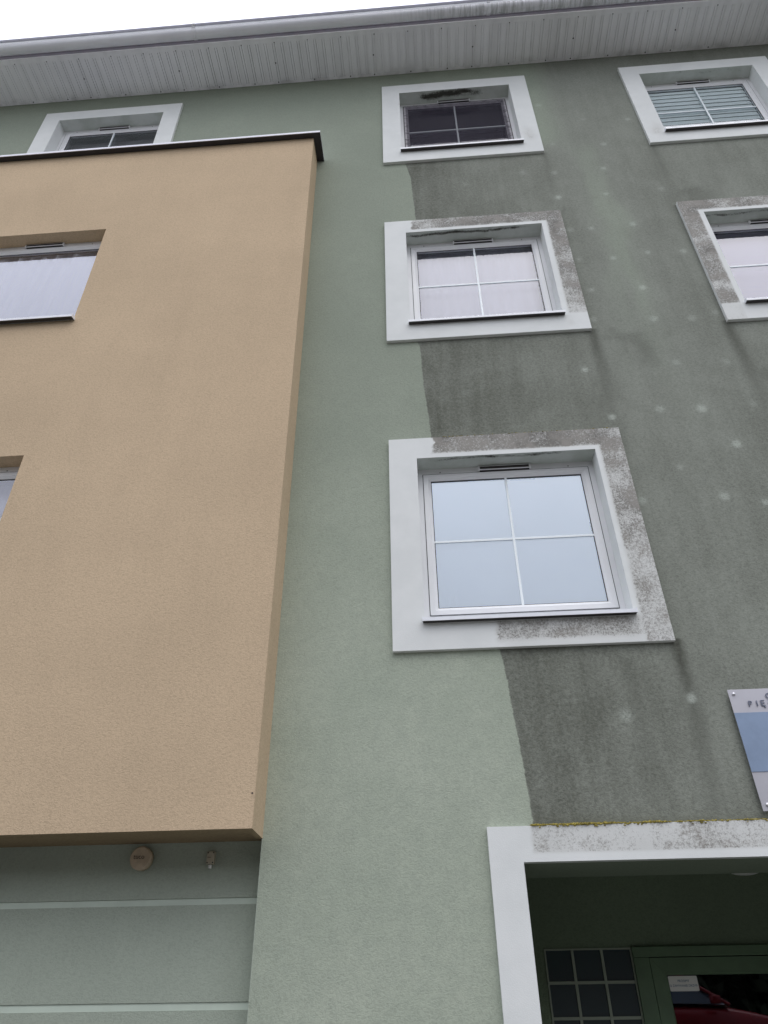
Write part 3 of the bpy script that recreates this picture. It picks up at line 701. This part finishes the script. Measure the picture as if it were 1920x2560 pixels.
# side light
mb=MB(); sx0,sx1=.677,1.246; ztop=1.960
mitred_ring(mb,sx0-.0,sx1+.006,.25,ztop+.004,.010,[(0,DY+.03),(0,DY-.008),(.010,DY-.008),(.010,DY+.03)])
for vx in (.862,1.055): mb.box(vx-.0085,vx+.0085,DY-.006,DY+.012,.26,ztop-.006)
zb=ztop-.188; 
while zb>.3:
    for a,b in ((sx0+.0102,.8533),(.8707,1.0463),(1.0637,sx1-.0042)): mb.box(a,b,DY-.005,DY+.012,zb-.0085,zb+.0085)
    zb-=.191
sl_=mb.build('side_light',M['door_bar'],B); sl_['label']='dark side panel divided into small panes left of the entrance door'
mb=MB(); mb.box(sx0+.001,sx1-.001,DY+.006,DY+.011,.262,ztop-.002); mb.build('side_light_pane',M['glass_block'],sl_)
mb=MB(); mb.box(sx0,sx1,DY,DY+.05,0,.249); mb.build('panel',M['door_green'],sl_)
# door frame + leaf
mb=MB(); mb.box(1.2525,1.352,DY-.03,DY+.05,0,1.906,bev=.003); mb.box(1.2525,dx1,DY-.03,DY+.05,1.908,1.966,bev=.003); mb.box(2.40,dx1-.001,DY-.03,DY+.05,0,1.906,bev=.003)
dr=mb.build('entrance_door',M['door_green'],B); dr['label']='dark green entrance door with a large pane'
mb=MB(); mitred_ring(mb,1.356,2.396,.02,1.902,.096,[(0,DY+.04),(0,DY-.024),(.088,DY-.024),(.096,DY-.014),(.096,DY+.04)]); mb.build('door_leaf',M['door_green'],dr)
mb=MB(); quad(mb.bm,(1.45,DY-.004,.11),(2.302,DY-.004,.11),(2.302,DY-.004,1.808),(1.45,DY-.004,1.808)); mb.build('pane',M['glass_door'],dr)
mb=MB(); mb.tube((2.35,DY-.08,.85),(2.35,DY-.08,1.25),.014,14); mb.tube((2.35,DY-.08,.9),(2.35,DY-.02,.9),.009); mb.tube((2.35,DY-.08,1.2),(2.35,DY-.02,1.2),.009); mb.build('handle',M['steel'],dr,True)
bm=bmesh.new(); a,c=.6,2.5
quad(bm,(a,3.3,0),(c,3.3,0),(c,3.3,2.4),(a,3.3,2.4)); quad(bm,(a,DY+.06,0),(a,3.3,0),(a,3.3,2.4),(a,DY+.06,2.4)); quad(bm,(c,DY+.06,0),(c,3.3,0),(c,3.3,2.4),(c,DY+.06,2.4)); quad(bm,(a,DY+.06,2.4),(c,DY+.06,2.4),(c,3.3,2.4),(a,3.3,2.4))
quad(bm,(a,DY+.06,2.4),(c,DY+.06,2.4),(c,DY+.06,dzt),(a,DY+.06,dzt)); quad(bm,(a,DY+.06,.0),(c,DY+.06,.0),(c,3.3,.0),(a,3.3,.0))
me=bpy.data.meshes.new('hallway'); bm.to_mesh(me); bm.free(); link('hallway',me,M['room_dark'],dr)

# ---- text ----
def text_mesh(body,size,ext,loc,mat,name,parent=None,spacing=1.0,flat=.0):
    cu=bpy.data.curves.new('t','FONT'); cu.body=body; cu.size=size; cu.extrude=ext; cu.space_character=spacing; cu.align_x='LEFT'; cu.resolution_u=4
    o=bpy.data.objects.new('t',cu); col.objects.link(o); bpy.context.view_layer.update()
    me=bpy.data.meshes.new_from_object(o.evaluated_get(bpy.context.evaluated_depsgraph_get())); bpy.data.objects.remove(o); bpy.data.curves.remove(cu)
    me.transform(Matrix.Translation(loc)@Matrix.Rotation(math.pi/2,4,'X')); me.name=name
    return link(name,me,mat,parent), me

# ---- plaque ----
P=empty('plaque',(1.695,0,2.452)); tag(P,'brushed silver plate with a blue middle band screwed to the grimy wall above the entrance','sign')
px1=2.46
mb=MB(); mb.box(1.695,px1,-.030,-.026,2.452,3.108,bev=.0008); mb.build('backing_plate',M['plaque'],P)
mb=MB(); mb.box(1.6945,px1+.0005,-.0335,-.0305,2.650,2.972,bev=.0006); mb.build('blue_band',M['plaque_blue'],P)
for x in (1.724,px1-.029):
    for z in (3.081,2.483): mb=MB(); mb.cyl((x,-.0345,z),.0085,.009,'y',20,bev=.0015); mb.cyl((x,-.013,z),.005,.026,'y',10); mb.build('screw_cap',M['steel'],P,True)
for xl,ch in zip((1.785,1.829,1.853,1.895),'PIĘC'): text_mesh(ch,.045,.0022,(xl,-.0355,3.006),M['letter'],'letter',P)
text_mesh('C',.045,.0022,(1.892,-.0355,3.048),M['letter'],'letter',P)

# ---- round sounder and sensor box under the bay ----
S=empty('alarm_sounder',(-1.62,RY,2.325)); tag(S,'round beige disc casing with worn lettering on the wall under the bay','alarm')
mb=MB(); mb.cyl((-1.622,RY-.027,2.326),.0595,.053,'y',48,bev=.006); mb.build('casing',M['case'],S,True)
for p in S.children[0].data.polygons:
    if len(p.vertices)>8: p.use_smooth=False
me_=text_mesh('tuco',.034,.0006,(-1.660,RY-.0545,2.321),M['ink'],'lettering',S)
J=empty('sensor_box',(-1.23,RY,2.31)); tag(J,'small ivory box with four dark screws and a white cap beneath it, under the bay','sensor')
mb=MB(); mb.box(-1.2595,-1.2165,RY-.032,RY,2.290,2.354,bev=.004); mb.build('housing',M['case2'],J)
for x in (-1.253,-1.223):
    for z in (2.297,2.347): mb=MB(); mb.cyl((x,RY-.0325,z),.0036,.002,'y',12); mb.build('screw',M['screw'],J)
mb=MB(); mb.cyl((-1.239,RY-.016,2.280),.0095,.018,'z',16); mb.build('cable_gland',M['gland'],J,True)
text_mesh('Esto',.010,.0003,(-1.254,RY-.0325,2.321),M['ink'],'lettering',J)

# ---- ceiling lamp of the entrance ----
mb=MB(); bm2=bmesh.new(); bmesh.ops.create_uvsphere(bm2,u_segments=32,v_segments=16,radius=.13)
bmesh.ops.transform(bm2,matrix=Matrix.Translation((2.04,1.34,CZ-.02))@Matrix.Diagonal((1,1,.42,1)),verts=bm2.verts[:]); mb.merge(bm2)
L=empty('ceiling_lamp',(2.04,1.34,CZ)); tag(L,'unlit white dome lamp on the ceiling of the dark entrance','lamp')
mb.build('lamp_shade',M['lamp_glass'],L,True)
mb=MB(); mb.cyl((2.04,1.34,CZ-.008),.136,.014,'z',32); mb.build('base',M['gland'],L)

# ---- sticker ----
T=empty('door_notice',(1.455,DY-.006,1.717)); tag(T,'white notice with two lines of blue print stuck to the door glass','sticker')
def rrect(x0,x1,z0,z1,r,n=6):
    out=[]
    for cx,cz,a in ((x1-r,z1-r,0),(x0+r,z1-r,90),(x0+r,z0+r,180),(x1-r,z0+r,270)):
        for k in range(n+1):
            t=math.radians(a+90*k/n); out.append((cx+r*math.cos(t),cz+r*math.sin(t)))
    return out
mb=MB(); mb.prism(rrect(1.4555,1.640,1.7175,1.8005,.007),'y',DY-.0062,DY-.0052); mb.build('paper',M['sticker'],T)
text_mesh('PROSIMY',.0185,.0002,(1.512,DY-.0066,1.767),M['sticker_ink'],'print',T,1.0)
text_mesh('O ZAMYKANIE DRZWI',.0172,.0002,(1.4575,DY-.0066,1.742),M['sticker_ink'],'print',T,1.0)

# ---- moss on the ledges ----
def moss(name,label,x0,x1,z,n,k,seed,y0=-.032,y1=-.004):
    rr=random.Random(seed); bm=bmesh.new()
    for i in range(n):
        x=rr.uniform(x0,x1); d=vn(np.array([x*9.0]),np.array([seed*1.7]))[0]
        if d<rr.uniform(.05,.55): continue
        s=rr.uniform(.003,.0075)*k*(.6+d); y=rr.uniform(y0,y1)
        b=bmesh.new(); bmesh.ops.create_icosphere(b,subdivisions=1,radius=s)
        for v in b.verts: v.co*=rr.uniform(.6,1.3)
        drop=rr.uniform(0,.012)*k if (rr.random()<.12 and y<-.027) else 0
        if drop: y=-.032
        bmesh.ops.transform(b,matrix=Matrix.Translation((x,y,z+s*.35-drop))@Matrix.Diagonal((1.5,1,.8,1)),verts=b.verts[:])
        me=bpy.data.meshes.new('t'); b.to_mesh(me); b.free(); bm.from_mesh(me); bpy.data.meshes.remove(me)
    me=bpy.data.meshes.new(name); bm.to_mesh(me); bm.free()
    return tag(link(name,me,M['moss']),label,'moss',None,'stuff')
moss('moss','yellow green moss along the top ledge of the entrance frame',.50,3.1,ZD,2600,1.0,3)
moss('moss','thin moss on the top ledge of the lowest central window surround',.12,1.45,Z1+SH,500,.55,5)

# ================================================================== ground, street, car, hedge behind the viewer
def gz(y): return 0 if y>-5.5 else .85*float(sst(-5.5,-9.0,np.array(y)))
ys_=[3.6,0,-2,-4,-5.5]+[-5.5-.35*i for i in range(1,11)]+[-12,-16,-30,-80,-400]
def strip(name,x0,x1,ya,yb,dz,mat,label=None,cat=None):
    yy=[ya]+[y for y in ys_ if yb<y<ya]+[yb]; bm=bmesh.new(); A=[bm.verts.new((x0,y,gz(y)+dz)) for y in yy]; Bv=[bm.verts.new((x1,y,gz(y)+dz)) for y in yy]
    for i in range(len(yy)-1): bm.faces.new((A[i],A[i+1],Bv[i+1],Bv[i]))
    me=bpy.data.meshes.new(name); bm.to_mesh(me); bm.free(); return tag(link(name,me,mat),label,cat,None,'structure')
def make_ground():
    t=NT('ground_grass'); return t.fin(t.mix(t.noise(2,5),(.045,.07,.03),(.08,.10,.045)),.95)
def make_paving():
    t=NT('paving_blocks'); n=t.n.new('ShaderNodeTexBrick'); n.inputs['Scale'].default_value=5; n.inputs['Mortar Size'].default_value=.012
    n.inputs['Color1'].default_value=(.25,.247,.235,1); n.inputs['Color2'].default_value=(.21,.207,.195,1); n.inputs['Mortar'].default_value=(.08,.08,.075,1)
    t.l.new(t.obj(),n.inputs['Vector']); return t.fin(n.outputs['Color'],.9)
M['grass']=make_ground(); M['paving']=make_paving(); M['asphalt']=simple('concrete_road',(.20,.195,.19),.9,0,.15,20)
strip('ground',-400,400,400,-400,-.02,M['grass'])
strip('pavement',-9,9,1.59,-5.3,.0,M['paving'])
strip('road',-60,60,-5.6,-13,.004,M['asphalt'])
M['added_ground']=simple('added_ground_dark',(.030,.026,.022),.95,0,.3,8)
strip('added_dark_ground',-9,X0-.05,RY-.01,-3.2,.004,M['added_ground'])  # unseen dark ground added to cut bounce light under the bay
mb=MB(); mb.box(-9,9,-5.5,-5.35,-.05,.10,bev=.01); tag(mb.build('kerb',M['paving']),None,None,None,'structure')
# car (seen only mirrored in the door glass)
CY=-10.0; cgz=gz(CY)-.06; cxn=6.30                                # nose x
M['car']=simple('dark_red_car_paint',(.30,.018,.028),.22,.1,.05,3); M['tyre']=simple('tyre_rubber',(.02,.02,.02),.8); M['rim']=simple('alloy_rim',(.5,.5,.52),.3,.8)
M['car_glass']=NT('car_glass').fin((.07,.11,.16),.08); M['lampg']=NT('headlight_glass').fin((.7,.72,.75),.08)
K=empty('parked_car',(cxn-2,CY,cgz)); tag(K,'dark red hatchback parked across the street, seen mirrored in the door glass','car')
# stations: distance from nose, half width, belt height, lower height
prof=[(0,.62,.62,.30),(.06,.70,.70,.24),(.35,.80,.80,.2),(.9,.84,.90,.2),(1.25,.85,.96,.2),(2.2,.86,.98,.2),(3.2,.86,1.0,.2),(3.8,.83,1.0,.22),(4.05,.76,.92,.28),(4.1,.70,.6,.34)]
bm=bmesh.new(); rings=[]
for dx,hw,hb,hl in prof:
    x=cxn-dx; ring=[]
    for a,b in ((-1,0),(-1.0,.5),(-.96,.85),(-.80,1.0),(.80,1.0),(.96,.85),(1,.5),(1,0)):
        ring.append(bm.verts.new((x,CY+a*hw,cgz+hl+(hb-hl)*b)))
    rings.append(ring)
for a,b in zip(rings,rings[1:]):
    for i in range(8): bm.faces.new((a[i],b[i],b[(i+1)%8],a[(i+1)%8]))
bm.faces.new(rings[0][::-1]); bm.faces.new(rings[-1])
# cut wheel arches by pulling: arches are modelled as dark liners below
me=bpy.data.meshes.new('body'); bm.to_mesh(me); bm.free(); bo=link('body',me,M['car'],K,True)
sub=bo.modifiers.new('s','SUBSURF'); sub.levels=2; sub.render_levels=2
cab=[(1.12,.96,.70),(1.85,1.42,.58),(2.4,1.47,.58),(3.3,1.44,.57),(3.95,1.02,.66)]
bm=bmesh.new(); top=[]; 
lo=[(1.05,.93,.78),(1.7,.96,.79),(2.4,.97,.80),(3.3,.98,.79),(3.98,.98,.72)]
rows_=[]
for (d0,h0,w0),(d1,h1,w1) in zip(lo,cab):
    rows_.append([bm.verts.new((cxn-d0,CY-w0,cgz+h0)),bm.verts.new((cxn-d1,CY-w1,cgz+h1)),bm.verts.new((cxn-d1,CY+w1,cgz+h1)),bm.verts.new((cxn-d0,CY+w0,cgz+h0))])
for a,b in zip(rows_,rows_[1:]):
    for i in range(3): bm.faces.new((a[i],b[i],b[i+1],a[i+1]))
bm.faces.new(rows_[0]); bm.faces.new(rows_[-1][::-1])
me=bpy.data.meshes.new('cabin_glass'); bm.to_mesh(me); bm.free(); link('cabin_glass',me,M['car_glass'],K)
mb=MB()
for s in (-1,1):
    for (d0,h0,w0),(d1,h1,w1) in (((1.05,.93,.785),(1.85,1.425,.585)),((2.35,.97,.805),(2.40,1.475,.585)),((3.98,.98,.725),(3.3,1.445,.575))):
        mb.tube((cxn-d0,CY+s*w0,cgz+h0),(cxn-d1,CY+s*w1,cgz+h1),.03)
    mb.tube((cxn-1.85,CY+s*.585,cgz+1.425),(cxn-2.4,CY+s*.585,cgz+1.475),.028); mb.tube((cxn-2.4,CY+s*.585,cgz+1.475),(cxn-3.3,CY+s*.575,cgz+1.445),.028)
mb.box(cxn-3.3,cxn-1.85,CY-.57,CY+.57,cgz+1.455,cgz+1.49,bev=.015)
mb.build('roof',M['car'],K)
for dx in (.78,3.35):
    for s in (-1,1):
        mb=MB(); mb.cyl((cxn-dx,CY+s*.74,cgz+.30),.30,.20,'y',32,bev=.03); wh=mb.build('wheel',M['tyre'],K,True)
        mb=MB(); mb.cyl((cxn-dx,CY+s*.842,cgz+.30),.19,.02,'y',20); 
        for q in range(5):
            a=q*2*math.pi/5; mb.tube((cxn-dx,CY+s*.856,cgz+.30),(cxn-dx+.17*math.cos(a),CY+s*.856,cgz+.30+.17*math.sin(a)),.022)
        mb.build('rim',M['rim'],wh)
for s in (-1,1):
    mb=MB(); mb.box(cxn-.28,cxn-.02,CY+s*.60-.12,CY+s*.60+.12,cgz+.60,cgz+.74,bev=.04); mb.build('headlight',M['lampg'],K,True)
    mb=MB(); mb.box(cxn-1.42,cxn-1.25,CY+s*.93-.09,CY+s*.93+.09,cgz+.95,cgz+1.08,bev=.03); mb.build('wing_mirror',M['car'],K,True)
# hedge of dark evergreens, lengthened to cut low light under the bay
M['leaf']=simple('dark_leaf',(.022,.035,.016),.7,0,.3,2); M['bark']=simple('bark',(.06,.045,.035),.9)
rr=np.random.RandomState(5)
V=[];n=60000
hx_=rr.uniform(-22,20,n); tz=rr.rand(n)**.85; hy=-16+rr.randn(n)*.55*(1.15-tz); topz=4.3+.5*np.sin(hx_*1.7)+.35*np.sin(hx_*4.1+1)
c=np.stack([hx_,hy,.85+tz*topz],1); s_=.14+.15*rr.rand(n)
a=rr.randn(n,3); a/=np.linalg.norm(a,axis=1)[:,None]; b=rr.randn(n,3); b-=a*(a*b).sum(1)[:,None]; b/=np.linalg.norm(b,axis=1)[:,None]
v=np.stack([c-a*s_[:,None],c+b*s_[:,None]*.6,c+a*s_[:,None],c-b*s_[:,None]*.6],1).reshape(-1,3)
me=bpy.data.meshes.new('hedge'); me.from_pydata(v.tolist(),[],np.arange(4*n).reshape(-1,4).tolist())
tag(link('hedge',me,M['leaf']),'dense dark evergreen hedge behind the red car across the street','hedge',None,'stuff')
# unseen low building added across the street to block low sky light
M['far_wall']=simple('far_building_render',(.33,.32,.30),.9,0,.06,1.5); M['far_glass']=simple('far_building_window',(.03,.035,.04),.2)
F=empty('added_street_building',(3,-24,.85)); tag(F,'long pale two storey building added unseen across the street behind the hedge','building')
mb=MB(); mb.box(-34,40,-32,-24,.85,7.6,0); mb.build('wall',M['far_wall'],F)
mb=MB(); mb.prism([(-32.4,7.6),(-23.6,7.6),(-28,9.6)],'x',-34.4,40.4,0); mb.build('roof',M['roof'],F)
for i in range(18):
    for z in (2.0,5.0): mb=MB(); mb.box(-32+i*4,-30.7+i*4,-24.0,-23.97,z,z+1.4,0); mb.build('window',M['far_glass'],F)
